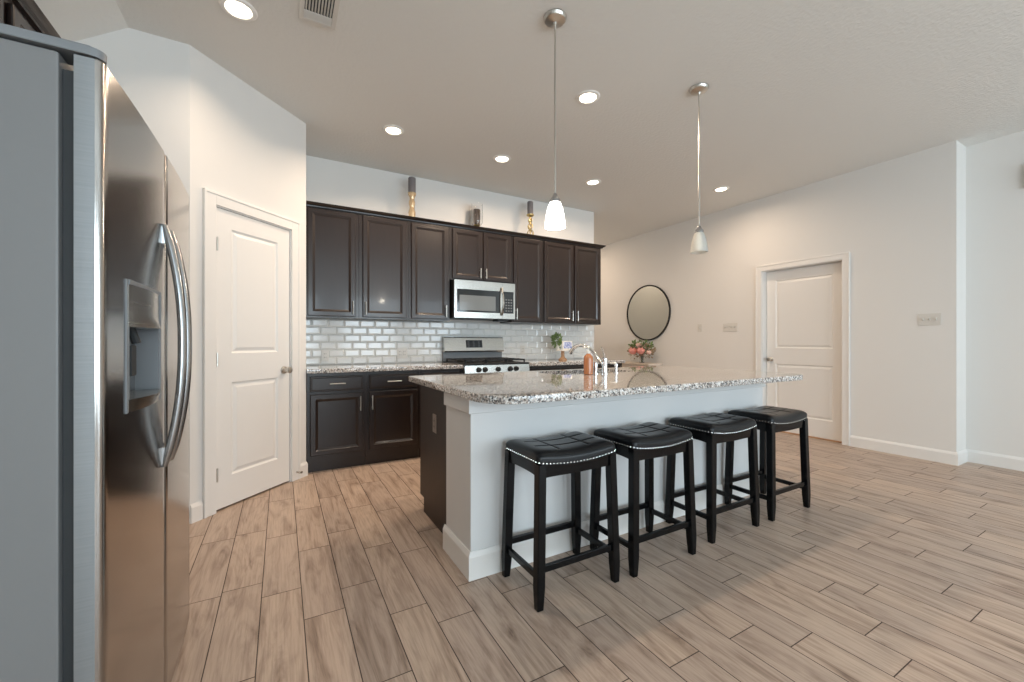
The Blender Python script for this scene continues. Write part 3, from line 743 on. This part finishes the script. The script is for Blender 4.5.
# ---------------------------------------------------------------- bar stools
def make_stool(label):
    t = thing('bar_stool', label, 'bar stool', (0, 0, 0), 0, 'bar stools along the island')
    HW, HD = .222, .155; zs = .598        # seat half width/depth; bottom of the cushion at the middle
    sag = lambda x: .021*(abs(x)/HW)**2
    # cushion
    bm = bmesh.new(); nx, ny = 60, 40; rows = []
    def sup(u, p): return abs(u)**p
    def topz(x, y):
        e = max(0, 1-sup(x/HW, 8))*max(0, 1-sup(y/HD, 7))
        z = zs+sag(x)+.024+.036*(e**.5)
        # stitched grid: three by two squares
        gr = 0
        for gx in (-HW/2.6, HW/2.6, ): gr = max(gr, math.exp(-((x-gx)/.004)**2)) if abs(y) < HD*.72 else gr
        for gy in (-HD*.30, HD*.30): gr = max(gr, math.exp(-((y-gy)/.0035)**2)) if abs(x) < HW*.8 else gr
        return z-.0042*gr
    def rr(i, n):   # denser sampling, ends included
        return -1+2*i/n
    gx = sorted(set([round(HW*rr(i, nx), 5) for i in range(nx+1)]+[s*HW/2.6+d for s in (-1, 1) for d in (-.003, 0, .003)]+[s*HW*q for s in (-1, 1) for q in (.985, .995)]))
    gy = sorted(set([round(HD*rr(i, ny), 5) for i in range(ny+1)]+[s*HD*.30+d for s in (-1, 1) for d in (-.003, 0, .003)]+[s*HD*q for s in (-1, 1) for q in (.985, .995)]))
    cr = .022
    def rnd(x, y):   # round the plan corners
        ax, ay = abs(x), abs(y); cx, cy = HW-cr, HD-cr
        if ax > cx and ay > cy:
            dx, dy = ax-cx, ay-cy; m = max(dx, dy); l = math.hypot(dx, dy)
            k = m/l if l else 1
            return math.copysign(cx+dx*k, x), math.copysign(cy+dy*k, y)
        return x, y
    G = [[bm.verts.new((*rnd(x, y), topz(x, y))) for y in gy] for x in gx]
    for i in range(len(gx)-1):
        for j in range(len(gy)-1): bm.faces.new((G[i][j], G[i+1][j], G[i+1][j+1], G[i][j+1]))
    per = [G[i][0] for i in range(len(gx))]+[G[-1][j] for j in range(1, len(gy))]+[G[i][-1] for i in range(len(gx)-2, -1, -1)]+[G[0][j] for j in range(len(gy)-2, 0, -1)]
    low = [bm.verts.new((v.co.x, v.co.y, zs+sag(v.co.x))) for v in per]
    n = len(per)
    for i in range(n): bm.faces.new((per[i], low[i], low[(i+1) % n], per[(i+1) % n]))
    bm.faces.new(low)
    lowco = [v.co.copy() for v in low]
    bmesh.ops.recalc_face_normals(bm, faces=bm.faces)
    me = bpy.data.meshes.new('seat'); bm.to_mesh(me); bm.free(); me.materials.append(M['leather']); me.shade_smooth(); me.set_sharp_from_angle(angle=math.radians(60))
    seat = bpy.data.objects.new('seat', me); C.objects.link(seat); seat.parent = t
    # nailheads along the lower edge
    b = B(); L_ = [0]
    for i in range(n): L_.append(L_[-1]+(lowco[(i+1) % n]-lowco[i]).length)
    cnt = 80
    for k in range(cnt):
        s = L_[-1]*k/cnt; i = max(j for j in range(n) if L_[j] <= s+1e-9)
        p = lowco[i].lerp(lowco[(i+1) % n], (s-L_[i])/max(1e-9, L_[i+1]-L_[i])); p.z += .006
        q = bmesh.ops.create_icosphere(b.bm, subdivisions=1, radius=.0039)['verts']
        for v in q: v.co += p
    b.done('nailhead_trim', M['stud'], seat)
    # apron, four rails with arched lower edge
    def apron(axis):
        for s in (-1, 1):
            b = B(); rs = []
            for i in range(17):
                u = -1+i/8; ln = (HW if axis == 'x' else HD)-.03
                a = u*ln
                z1 = zs+(sag(a) if axis == 'x' else sag(HW*.93))-.001; z0_ = zs+(sag(a) if axis == 'x' else sag(HW*.93))-.062+.014*(1-abs(u)**3)*(1 if axis == 'x' else .6) - .0
                o = (HD if axis == 'x' else HW)-.008
                pin, pout = s*(o-.018), s*o
                if axis == 'x': rs.append([(a, pin, z0_), (a, pout-s*.004, z0_), (a, pout, z1), (a, pin, z1)])
                else: rs.append([(pin, a, z0_), (pout-s*.004, a, z0_), (pout, a, z1), (pin, a, z1)])
            b.rings(rs); b.done('apron', M['blackwood'], t)
    apron('x'); apron('y')
    tx, ty, bx_, by_ = HW-.022, HD-.021, .235-.019, .166-.019
    def lp(sx, sy, z):   # leg centre at height z
        u = z/zs; return (sx*(bx_+(tx-bx_)*u), sy*(by_+(ty-by_)*u), z)
    for sx in (-1, 1):
        for sy in (-1, 1):
            top = lp(sx, sy, zs+sag(tx)-.002); mid = lp(sx, sy, .09); bot = lp(sx, sy, .0005)
            f = lambda p, w_: [(p[0]-w_/2+.003, p[1]-w_/2, p[2]), (p[0]+w_/2-.003, p[1]-w_/2, p[2]), (p[0]+w_/2, p[1]-w_/2+.003, p[2]), (p[0]+w_/2, p[1]+w_/2-.003, p[2]), (p[0]+w_/2-.003, p[1]+w_/2, p[2]), (p[0]-w_/2+.003, p[1]+w_/2, p[2]), (p[0]-w_/2, p[1]+w_/2-.003, p[2]), (p[0]-w_/2, p[1]-w_/2+.003, p[2])]
            b = B(); b.rings([f(bot, .031), f(mid, .040), f(top, .040)]); b.done('leg', M['blackwood'], t)
    for sy in (-1, 1):
        a = lp(-1, sy, .165); c = lp(1, sy, .165); b = B(); b.box(a[0]+.015, c[0]-.015, a[1]-.009, a[1]+.009, .150, .180, .003); b.done('stretcher', M['blackwood'], t)
    for sx in (-1, 1):
        a = lp(sx, -1, .145); c = lp(sx, 1, .145); b = B(); b.box(a[0]-.009, a[0]+.009, a[1]+.015, c[1]-.015, .118, .146, .003); b.done('stretcher', M['blackwood'], t)
    return t
st = make_stool('black padded bar stool nearest the fridge, in front of the island\'s white end')
st.location = (1.172, 1.618, 0)
dup(st, (1.713, 1.606, 0), 0, 'second black padded bar stool from the island\'s white end post')
dup(st, (2.348, 1.632, 0), 0, 'third black bar stool from the island\'s white end, second from the far end')
dup(st, (2.945, 1.628, 0), 0, 'black padded bar stool farthest from the fridge, in front of the right-hand door')

# ---------------------------------------------------------------- refrigerator  (local: faces -Y, rotated +90 so it faces +X)
FRX, FRY = -.314, 1.158
t = thing('refrigerator', 'tall stainless side-by-side refrigerator with water dispenser and bowed handles', 'refrigerator', (FRX, FRY, 0), math.pi/2)
FW = .93; FH = 1.745; DW = .475; DB = .052       # width, height, freezer door width, door back depth
B().box(.006, FW-.006, .075, .76, .02, FH-.022, .006).done('body', M['fridgeside'], t)
B().box(.02, FW-.02, DB+.0005, .0745, .06, FH-.05).done('gasket', M['darkgasket'], t, smooth=0)
B().box(.03, FW-.03, .06, .16, .0, .055).done('kick_grille', M['darkgasket'], t, smooth=0)
b = B()
capp = [(.0, .75)]+arc_corner(.022, .030, .022, 180, 270, 6)+[(.045, .016), (.06, .03), (.06, .085), (FW, .085), (FW, .75)]
b.prism(capp, FH-.018, FH+.001, .003); b.done('top_cover', M['plasticgrey'], t)
def fdoor(x0, x1, name, hole=None):
    """curved front door between x0 and x1 (local), front y from a shallow bow across the whole width"""
    fy = lambda x: .010*(abs((x-FW/2)/(FW/2))**2.4)-.001
    bm = bmesh.new(); V = {}
    def v(x, y, z):
        k = (round(x, 5), round(y, 5), round(z, 5))
        if k not in V: V[k] = bm.verts.new((x, y, z))
        return V[k]
    r = .012; z0, z1 = .03, FH-.024
    xs = [x0, x0+.0015, x0+.005, x0+r]+[x0+r+(x1-x0-2*r)*i/24 for i in range(1, 24)]+[x1-r, x1-.005, x1-.0015, x1]
    if hole: xs = sorted(set([x for x in xs if not any(abs(x-h) < .008 for h in hole[:2])]+list(hole[:2])))
    def Y(x):
        d = min(x-x0, x1-x); e = 0 if d >= r else (r-math.sqrt(max(0, r*r-(r-d)**2)))
        return fy(x)+e
    zs_ = [z0, z1] if not hole else [z0, hole[2], hole[3], z1]
    for i in range(len(xs)-1):
        for j in range(len(zs_)-1):
            if hole and hole[0]-1e-6 <= xs[i] < hole[1]-1e-6 and j == 1: continue
            a, c = xs[i], xs[i+1]; p, q = zs_[j], zs_[j+1]
            bm.faces.new((v(a, Y(a), p), v(c, Y(c), p), v(c, Y(c), q), v(a, Y(a), q)))
    for j in range(len(zs_)-1):
        for x, fl in ((x0, 0), (x1, 1)):
            f = (v(x, Y(x), zs_[j]), v(x, Y(x), zs_[j+1]), v(x, DB, zs_[j+1]), v(x, DB, zs_[j])); ff = bm.faces.new(f if fl == 0 else f[::-1]); ff.material_index = 1
    for z in (z0, z1):
        bm.faces.new([v(x, Y(x), z) for x in xs]+[v(x1, DB, z), v(x0, DB, z)])
    bm.faces.new([v(x0, DB, z0), v(x0, DB, z1), v(x1, DB, z1), v(x1, DB, z0)])
    bmesh.ops.recalc_face_normals(bm, faces=bm.faces)
    me = bpy.data.meshes.new(name); bm.to_mesh(me); bm.free(); me.materials.append(M['steel']); me.materials.append(M['steeledge'])
    me.shade_smooth(); me.set_sharp_from_angle(angle=math.radians(40))
    o = bpy.data.objects.new(name, me); C.objects.link(o); o.parent = t
    return o
HX0, HX1, HZ0, HZ1 = .130, .405, 1.00, 1.275
fz = fdoor(0, DW, 'freezer_door', (HX0, HX1, HZ0, HZ1))
fr = fdoor(DW+.006, FW, 'fridge_door')
# dispenser set into the freezer door
dsp = B(); fw_ = .009
dsp.box(HX0-fw_, HX0, .0005, .03, HZ0-.03, HZ1+.012, .002).box(HX1, HX1+fw_, -.004, .03, HZ0-.03, HZ1+.012, .002).box(HX0, HX1, -.003, .03, HZ1, HZ1+.012, .002)
dp = dsp.done('dispenser_frame', M['plasticgrey'], fz)
b = B(); b.rings([[(x, -.0-.010*math.sin(math.pi*(x-HX0)/(HX1-HX0)), HZ1), (x, -.0-.012*math.sin(math.pi*(x-HX0)/(HX1-HX0)), HZ1-.07), (x, -.0-.028*math.sin(math.pi*(x-HX0)/(HX1-HX0)), HZ1-.10), (x, .03, HZ1-.10), (x, .03, HZ1)] for x in [HX0+(HX1-HX0)*i/14 for i in range(15)]])
b.done('dispenser_controls', M['steelapp'], fz)
b = B()
for q in ((HX0, HX0+.006, .0, .12, HZ0, HZ1-.10), (HX1-.006, HX1, .0, .12, HZ0, HZ1-.10), (HX0+.006, HX1-.006, .114, .12, HZ0, HZ1-.10)): b.box(*q)
b.done('dispenser_recess', M['plasticgrey'], fz, smooth=0)
b = B(); b.rings([[(x, .11, HZ0-.0), (x, -.0-.026*math.sin(math.pi*(x-HX0)/(HX1-HX0)), HZ0+.002), (x, -.0-.014*math.sin(math.pi*(x-HX0)/(HX1-HX0)), HZ0-.028), (x, .02, HZ0-.030)] for x in [HX0+(HX1-HX0)*i/14 for i in range(15)]])
b.done('drip_tray', M['steelapp'], fz)
b = B(); b.tube([((HX0+HX1)/2, .03, HZ1-.10), ((HX0+HX1)/2, .018, HZ1-.14)], .010, 10); b.box((HX0+HX1)/2-.02, (HX0+HX1)/2+.02, .022, .030, HZ0+.05, HZ0+.13, .003)
b.done('dispenser_paddle', M['darkgasket'], fz)
# bowed handles either side of the gap
for cx, par in ((DW-.035, fz), (DW+.043, fr)):
    b = B(); pts = []; n = 28
    for i in range(n+1):
        u = -1+2*i/n; z = 1.128+u*.365; off = .006+.043*(1-abs(u)**2.2)
        pts.append((cx, -off, z))
    rs = []
    for i, p in enumerate(pts):
        k = min(1, (1-abs(-1+2*i/n))*8); wv = .010+.006*k; dv = .008+.004*k
        tz = 0
        rs.append([(p[0]+wv*math.cos(a), p[1]+dv*math.sin(a), p[2]) for a in [2*math.pi*j/12 for j in range(12)]])
    b.rings(rs)
    for s in (-1, 1):   # brackets to the door
        zc = 1.128+s*.335; b.rings([[(cx-.009, .004, zc-.03), (cx+.009, .004, zc-.03), (cx+.009, .004, zc+.03), (cx-.009, .004, zc+.03)],
                                    [(cx-.007, -.022, zc-.012-s*.01), (cx+.007, -.022, zc-.012-s*.01), (cx+.007, -.022, zc+.012-s*.01), (cx-.007, -.022, zc+.012-s*.01)]])
    b.done('handle', M['handle'], par)

# upper cabinets on the left wall, above and beyond the refrigerator
for y0, y1, zb, lab in ((1.17, 2.165, 1.80, 'dark upper cabinet on the left wall directly above the refrigerator'),
                        (2.175, 2.95, UZ0, 'dark upper cabinet on the left wall just beyond the refrigerator')):
    t = thing('upper_cabinet', lab, 'cabinet', (-.87, y0, zb), math.pi/2, 'upper cabinets on the left wall')
    w_ = y1-y0; h_ = UZ1-zb
    b = B(); b.box(.001, w_-.001, 0, .255, 0, h_); b.done('cabinet_body', M['dark'], t, smooth=0)
    for k in range(2):
        a = .02+k*(w_-.04)/2; c = a+(w_-.04)/2-.006
        cab_door(a, c, .014, h_-.03, -.0195, t, (c-.026) if k == 0 else (a+.026), .1, .11)
b = B()
cp_ = [(a, z+.001) for a, z in prof]
b.rings([[(-.87-a, y, z) for a, z in cp_] for y in (1.12, 2.95)])
tag(b.done('crown_moulding', M['dark'], smooth=0), 'dark crown moulding above the cabinet over the refrigerator', 'crown moulding')

# ---------------------------------------------------------------- ceiling fixtures
WARM = (1.0, .77, .57)
cans = [((-.208, 2.75), 'recessed ceiling light beside the air vent'), ((2.033, 2.445), 'recessed ceiling light between the two pendants, nearest the camera side'),
        ((.859, 3.661), 'recessed ceiling light above the left upper cabinets'), ((1.954, 3.692), 'recessed ceiling light in front of the microwave cabinets'),
        ((3.165, 3.716), 'recessed ceiling light right above the lit pendant shade, near the kitchen wall end'), ((4.669, 3.124), 'recessed ceiling light nearest the right-hand wall')]
can0 = None
for (x, y), lab in cans:
    if can0 is None:
        t = thing('recessed_light', lab, 'ceiling light', (x, y, ZC), 0, 'recessed ceiling lights')
        b = B(); b.lathe([(.060, -.001), (.066, -.010), (.086, -.007), (.092, -.0005)], (0, 0, 0), 32, cap=False)
        b.done('trim_ring', M['whitepl'], t)
        B().lathe([(.001, -.004), (.060, -.004), (.060, -.001), (.001, -.001)], (0, 0, 0), 32).done('lens', M['canlens'], t)
        can0 = t
    else: t = dup(can0, (x, y, ZC), 0, lab)
    d = bpy.data.lights.new('downlight', 'AREA'); d.shape = 'DISK'; d.size = .11; d.energy = CAN_W*(.40 if x < 0 else .6 if x > 4 else .8 if x < 1 else 1.0); d.color = WARM; d.spread = math.radians(145 if x < 1 else 168)
    o = bpy.data.objects.new('downlight', d); C.objects.link(o); o.location = (x, y, ZC-.012)

HALL_FILL = (4.55, 6.2)  # unseen light added to brighten the hall wall around the mirror
t = dup(can0, (*HALL_FILL, ZC), 0, 'added ceiling light, out of view, brightening the hall behind the kitchen wall')
d = bpy.data.lights.new('downlight', 'AREA'); d.shape = 'DISK'; d.size = .11; d.energy = 11; d.color = WARM; d.spread = math.pi  # fill lamp under the added hall fixture
o = bpy.data.objects.new('downlight', d); C.objects.link(o); o.location = (*HALL_FILL, ZC-.012)

def pendant(x, y, lab, lit):
    t = thing('pendant_light', lab, 'pendant light', (x, y, 0), 0, 'pendant lights over the island')
    B().lathe([(.066, ZC-.0005), (.066, ZC-.008), (.058, ZC-.020), (.012, ZC-.032), (.008, ZC-.045)], (0, 0, 0), 28).done('canopy', M['nickel'], t)
    B().cyl((0, 0, 1.98), (0, 0, ZC-.04), .0055, 10).done('rod', M['nickel'], t)
    B().lathe([(.006, 1.992), (.012, 1.985), (.016, 1.972), (.030, 1.955), (.031, 1.938), (.026, 1.938)], (0, 0, 0), 24).done('cap', M['handle'], t)
    pr = [(.026, 1.945), (.034, 1.930), (.043, 1.905), (.051, 1.870), (.056, 1.835), (.060, 1.795)]
    b = B(); b.lathe(pr+[(r-.003, z) for r, z in pr[::-1]], (0, 0, 0), 32, cap=False)
    b.done('shade', M['shade'] if lit else M['shade_off'], t)
    b = B(); b.lathe([(.004, 1.94), (.013, 1.925), (.014, 1.90), (.022, 1.87), (.026, 1.845), (.020, 1.822), (.004, 1.815)], (0, 0, 0), 20)
    b.done('bulb', M['canlens'] if lit else M['bulb'], t)
    if lit:
        d = bpy.data.lights.new('pendant_bulb', 'POINT'); d.energy = 5; d.color = (1, .88, .7); d.shadow_soft_size = .03
        o = bpy.data.objects.new('pendant_bulb', d); C.objects.link(o); o.location = (x, y, 1.78)
pendant(1.37, 1.938, 'lit pendant lamp with glowing white bell shade', True)
pendant(2.674, 1.962, 'pendant lamp with pale see-through shade, nearer the round mirror', False)

# ceiling vent
t = thing('ceiling_vent', 'white slatted air vent in the ceiling', 'air vent', (.183, 2.50, ZC))
b = B(); wv, lv = .097, .15
for q in ((-wv, -wv+.026, -lv, lv), (wv-.026, wv, -lv, lv), (-wv+.026, wv-.026, -lv, -lv+.026), (-wv+.026, wv-.026, lv-.026, lv)): b.box(q[0], q[1], q[2], q[3], -.010, -.0005, .002)
b.done('frame', M['plate'], t)
B().box(-wv+.02, wv-.02, -lv+.02, lv-.02, -.0025, -.001).done('duct_shade', M['darkgasket'], t, smooth=0)  # dark sheet in place of the shade behind the slats
for i in range(10):
    x = -wv+.034+i*.0155; b = B(); b.M = Matrix.Translation((x, 0, -.006)) @ Matrix.Rotation(math.radians(35), 4, 'Y')
    b.box(-.0045, .0045, -lv+.024, .06, -.0006, .0006); b.done('slat', M['plate'], t, smooth=0)
for i in range(5):
    y = .072+i*.012; b = B(); b.M = Matrix.Translation((0, y, -.006)) @ Matrix.Rotation(math.radians(-35), 4, 'X')
    b.box(-wv+.024, wv-.024, -.005, .005, -.0006, .0006); b.done('slat', M['plate'], t, smooth=0)

# ---------------------------------------------------------------- mirror, console, flowers
t = thing('round_mirror', 'large round mirror with thin black frame on the right wall', 'mirror', (XR-.001, 4.967, 1.632), -math.pi/2)
b = B()
R_ = .462; rs = []
for i in range(64):
    a = 2*math.pi*i/64; ring = []
    for dr_, dy in ((-.012, -.002), (-.012, -.024), (.008, -.026), (.010, -.022), (.010, -.002)):
        ring.append(((R_+dr_)*math.cos(a), dy, (R_+dr_)*math.sin(a)))
    rs.append(ring)
b.rings(rs, closed=True); b.done('frame', M['blackmet'], t)
b = B(); b.lathe([(R_-.011, .004), (R_-.011, .014), (R_-.016, .016)], (0, 0, 0), 64)
bmesh.ops.transform(b.bm, matrix=Matrix.Rotation(math.radians(90), 4, 'X'), verts=b.bm.verts)
b.done('mirror_glass', M['mirror'], t)
t = thing('console_table', 'narrow pale wood console table under the round mirror', 'console table', (5.26, 5.03, 0))
B().box(-.16, .165, -.38, .38, .765, .79, .004).done('table_top', M['console'], t)
b = B(); b.box(-.14, -.12, -.36, .36, .69, .765); b.box(.13, .15, -.36, .36, .69, .765); b.box(-.12, .13, -.36, -.34, .69, .765); b.box(-.12, .13, .34, .36, .69, .765)
b.done('apron', M['console'], t, smooth=0)
for sx in (-.13, .14):
    for sy in (-.35, .35): B().bar((sx, sy, 0), (sx, sy, .69), .028, .028, .035, .035).done('leg', M['console'], t)

def leaf_cloud(b, c, rad, n, size, seed, flat=.7, zc=0):
    rg = random.Random(seed)
    for _ in range(n):
        d = Vector((rg.gauss(0, 1), rg.gauss(0, 1), rg.gauss(0, 1)*.8)).normalized()
        p = Vector(c)+Vector((d.x*rad[0], d.y*rad[1], d.z*rad[2]))*rg.uniform(.45, 1)
        ax = (d+Vector((rg.uniform(-.6, .6), rg.uniform(-.6, .6), rg.uniform(-.2, .8)))).normalized()
        sd = ax.cross(Vector((rg.uniform(-1, 1), rg.uniform(-1, 1), rg.uniform(-1, 1)))).normalized(); nn = ax.cross(sd)
        s = size*rg.uniform(.6, 1.2); wd = s*.32
        P_ = [p, p+ax*s*.35+sd*wd+nn*s*.06, p+ax*s*.75+sd*wd*.75, p+ax*s-nn*s*.1, p+ax*s*.75-sd*wd*.75, p+ax*s*.35-sd*wd+nn*s*.06]
        vs = [b.bm.verts.new(q) for q in P_]; m_ = b.bm.verts.new(p+ax*s*.5-nn*s*.05)
        for i in range(6): b.bm.faces.new((vs[i], vs[(i+1) % 6], m_))
def rose(b, c, r, seed):
    rg = random.Random(seed); c = Vector(c)
    q = bmesh.ops.create_icosphere(b.bm, subdivisions=2, radius=r*.5)['verts']
    for v in q: v.co += c
    for ly, (k, n, op) in enumerate(((.62, 4, .35), (.8, 5, .6), (1.0, 6, .95))):
        for i in range(n):
            a = 2*math.pi*(i+ly*.4)/n+rg.uniform(-.15, .15)
            d = Vector((math.cos(a), math.sin(a), 0)); e = Vector((-math.sin(a), math.cos(a), 0))
            grid = []
            for u in range(5):
                row = []
                for v_ in range(5):
                    uu = u/4; vv = (v_-2)/2
                    w_ = math.sin(math.pi*(.15+.75*uu))*.75
                    row.append(b.bm.verts.new(c+d*r*k*(.25+.75*math.sin(uu*math.pi*.55))*math.cos(vv*.8)+e*r*k*vv*w_*.9+Vector((0, 0, 1))*r*(-.75+uu*(1.7-op*.7))))
                grid.append(row)
            for u in range(4):
                for v_ in range(4): b.bm.faces.new((grid[u][v_], grid[u+1][v_], grid[u+1][v_+1], grid[u][v_+1]))
FC = (5.25, 4.93, .7905)
t = thing('flower_arrangement', 'bouquet of coral roses and greenery in glass vase below the round mirror', 'flowers', FC)
b = B(); pr = [(.035, .0), (.040, .004), (.032, .05), (.036, .11), (.050, .165)]
b.lathe(pr+[(r-.004, z+.004) for r, z in pr[::-1]], (0, 0, 0), 20, cap=True); b.done('vase', M['glass'], t)
b = B()
rg = random.Random(5)
for i in range(14):
    a = rg.uniform(0, 6.28); r = rg.uniform(.02, .16)
    b.tube([(math.cos(a)*.01, math.sin(a)*.01, .012), (math.cos(a)*.025, math.sin(a)*.025, .15), (math.cos(a)*r*.7, math.sin(a)*r, .26)], .003, 5)
b.done('stems', M['leaf'], t)
b = B(); leaf_cloud(b, (0, .02, .25), (.13, .23, .12), 230, .055, 11); b.done('green_leaves', M['leaf'], t)
b = B(); leaf_cloud(b, (-.02, -.10, .20), (.10, .16, .12), 130, .045, 12); leaf_cloud(b, (-.02, .16, .18), (.08, .09, .12), 60, .04, 13); b.done('dried_leaves', M['sage'], t)
for i, (p, r, m_) in enumerate((((-.15, .055, .20), .078, 'rose'), ((-.13, -.095, .205), .075, 'rose'), ((-.11, -.03, .30), .05, 'blush'), ((-.10, -.24, .18), .045, 'blush'), ((-.07, .17, .22), .04, 'blush'))):
    b = B(); rose(b, p, r, i); b.done('flower', M[m_], t)

# ---------------------------------------------------------------- decor on top of the upper cabinets
ZT = UZ1+.0005
def goldstick(x, lab, style):
    t = thing('candle_holder', lab, 'candle holder', (x, YU-.17, ZT), 0, 'candle holders on top of the upper cabinets')
    if style == 0:
        pr = [(.034, 0), (.036, .02), (.028, .05), (.036, .09), (.040, .13), (.030, .165), (.026, .19), (.034, .225), (.034, .25), (.026, .275), (.030, .30), (.044, .325), (.046, .345), (.010, .346)]
        B().lathe(pr, (0, 0, 0), 10).done('holder', M['mosaic'], t, smooth=0) if False else None
        b = B(); b.lathe(pr, (0, 0, 0), 10); b.done('holder', M['mosaic'], t, smooth=20)
    else:
        b = B(); b.lathe([(.045, 0), (.045, .012), (.020, .02), (.010, .03)], (0, 0, 0), 20)
        b.lathe([(.008, .02), (.008, .30)], (0, 0, 0), 10)
        for k in range(4):
            a = k*math.pi/2+.4; d = (math.cos(a), math.sin(a))
            for z_, r_ in ((.09, .045), (.19, .03), (.265, .022)):
                h_ = r_*1.15
                b.tube([(d[0]*(.006+r_*math.sin(u)), d[1]*(.006+r_*math.sin(u)), z_-h_*math.cos(u)) for u in [math.pi*i/10 for i in range(11)]], .0055, 7)
        b.lathe([(.008, .30), (.030, .315), (.046, .325), (.048, .338), (.010, .339)], (0, 0, 0), 20)
        b.done('holder', M['gold'], t)
    z0 = .347 if style == 0 else .340
    r = .040 if style == 0 else .037
    cn = B().lathe([(r, z0), (r, z0+.155), (r-.006, z0+.163), (r*.5, z0+.158), (.002, z0+.156)], (0, 0, 0), 24).done('candle', M['candle'], t)
    B().cyl((0, 0, z0+.155), (0.002, 0, z0+.17), .0015, 6).done('wick', M['blackmet'], cn)
goldstick(1.232, 'grey pillar candle on gold mosaic holder, leftmost on the cabinets', 0)
t = thing('candle_holder', 'clear glass hurricane with brownish cup, middle ornament on the cabinets', 'candle holder', (2.0, YU-.17, ZT), 0, 'candle holders on top of the upper cabinets')
B().lathe([(.045, 0), (.045, .01), (.018, .03), (.014, .07), (.03, .09), (.040, .10), (.040, .104)], (0, 0, 0), 20).done('foot', M['gold'], t)
pr = [(.050, .105), (.066, .13), (.070, .20), (.068, .35)]
B().lathe(pr+[(r-.003, z+.002) for r, z in pr[::-1]], (0, 0, 0), 24).done('hurricane_glass', M['glass'], t)
B().lathe([(.030, .111), (.036, .125), (.040, .20), (.040, .285), (.036, .285), (.034, .13), (.004, .125)], (0, 0, 0), 16).done('cup', M['mercury'], t)
goldstick(2.735, 'grey pillar candle on openwork gold scroll holder, right ornament on the cabinets', 1)

# pedestal, plant, patterned card on the right back counter
t = thing('wooden_pedestal', 'turned wooden pedestal stand on the back counter right of the range', 'pedestal stand', (3.16, 4.30, .9055))
b = B(); b.lathe([(.055, 0), (.055, .008), (.045, .02), (.028, .035), (.020, .06), (.024, .085), (.018, .105), (.03, .118)], (0, 0, 0), 24); b.done('base', M['lightwood'], t)
B().lathe([(.085, .118), (.088, .122), (.088, .132), (.084, .134)], (0, 0, 0), 28).done('plate', M['cream'], t)
t = thing('potted_plant', 'small leafy green plant on the wooden pedestal', 'plant', (3.115, 4.345, .9055+.1345))
B().lathe([(.026, 0), (.034, .055), (.031, .055), (.024, .048), (.003, .046)], (0, 0, 0), 18).done('pot', M['cream'], t)
b = B(); leaf_cloud(b, (-.02, 0, .12), (.065, .035, .095), 170, .04, 21); b.tube([(0, 0, .045), (.004, 0, .12)], .004, 6); b.done('foliage', M['leaf'], t)
t = thing('patterned_card', 'tilted card with blue pattern leaning against the small plant', 'card', (3.185, 4.226, .9055+.135), math.radians(-20))
b = B(); b.M = Matrix.Rotation(math.radians(-16), 4, 'X'); b.box(-.066, .066, -.004, .004, .002, .112, .001); cd = b.done('board', M['cream'], t)
def bluepat():
    m = mat('blue_pattern', (.3, .36, .6), .4); tc = N(m, 'ShaderNodeTexCoord'); v_ = N(m, 'ShaderNodeTexVoronoi', Scale=55.0); L(m, tc.outputs['Object'], v_.inputs['Vector'])
    r = ramp(m, v_.outputs['Distance'], [(.3, (.12, .17, .42)), (.75, (.55, .60, .75))]); L(m, r.outputs[0], P(m).inputs['Base Color']); return m
b = B(); b.M = Matrix.Rotation(math.radians(-16), 4, 'X'); b.box(-.055, .055, -.0052, -.0041, .014, .101); b.done('print', bluepat(), cd, smooth=0)

# wall box at the right edge
t = thing('wall_chime', 'small pale green box high on the near right wall', 'door chime', (XR2-.0005, .835, 2.59), -math.pi/2)
B().box(-.11, .11, -.035, 0, -.105, .105, .006).done('cover', M['chime'], t)
b = B()
for i in range(7): b.box(-.08+i*.026, -.072+i*.026, -.0365, -.0352, -.07, .07)
b.done('grille', M['plasticgrey'], t, smooth=0)
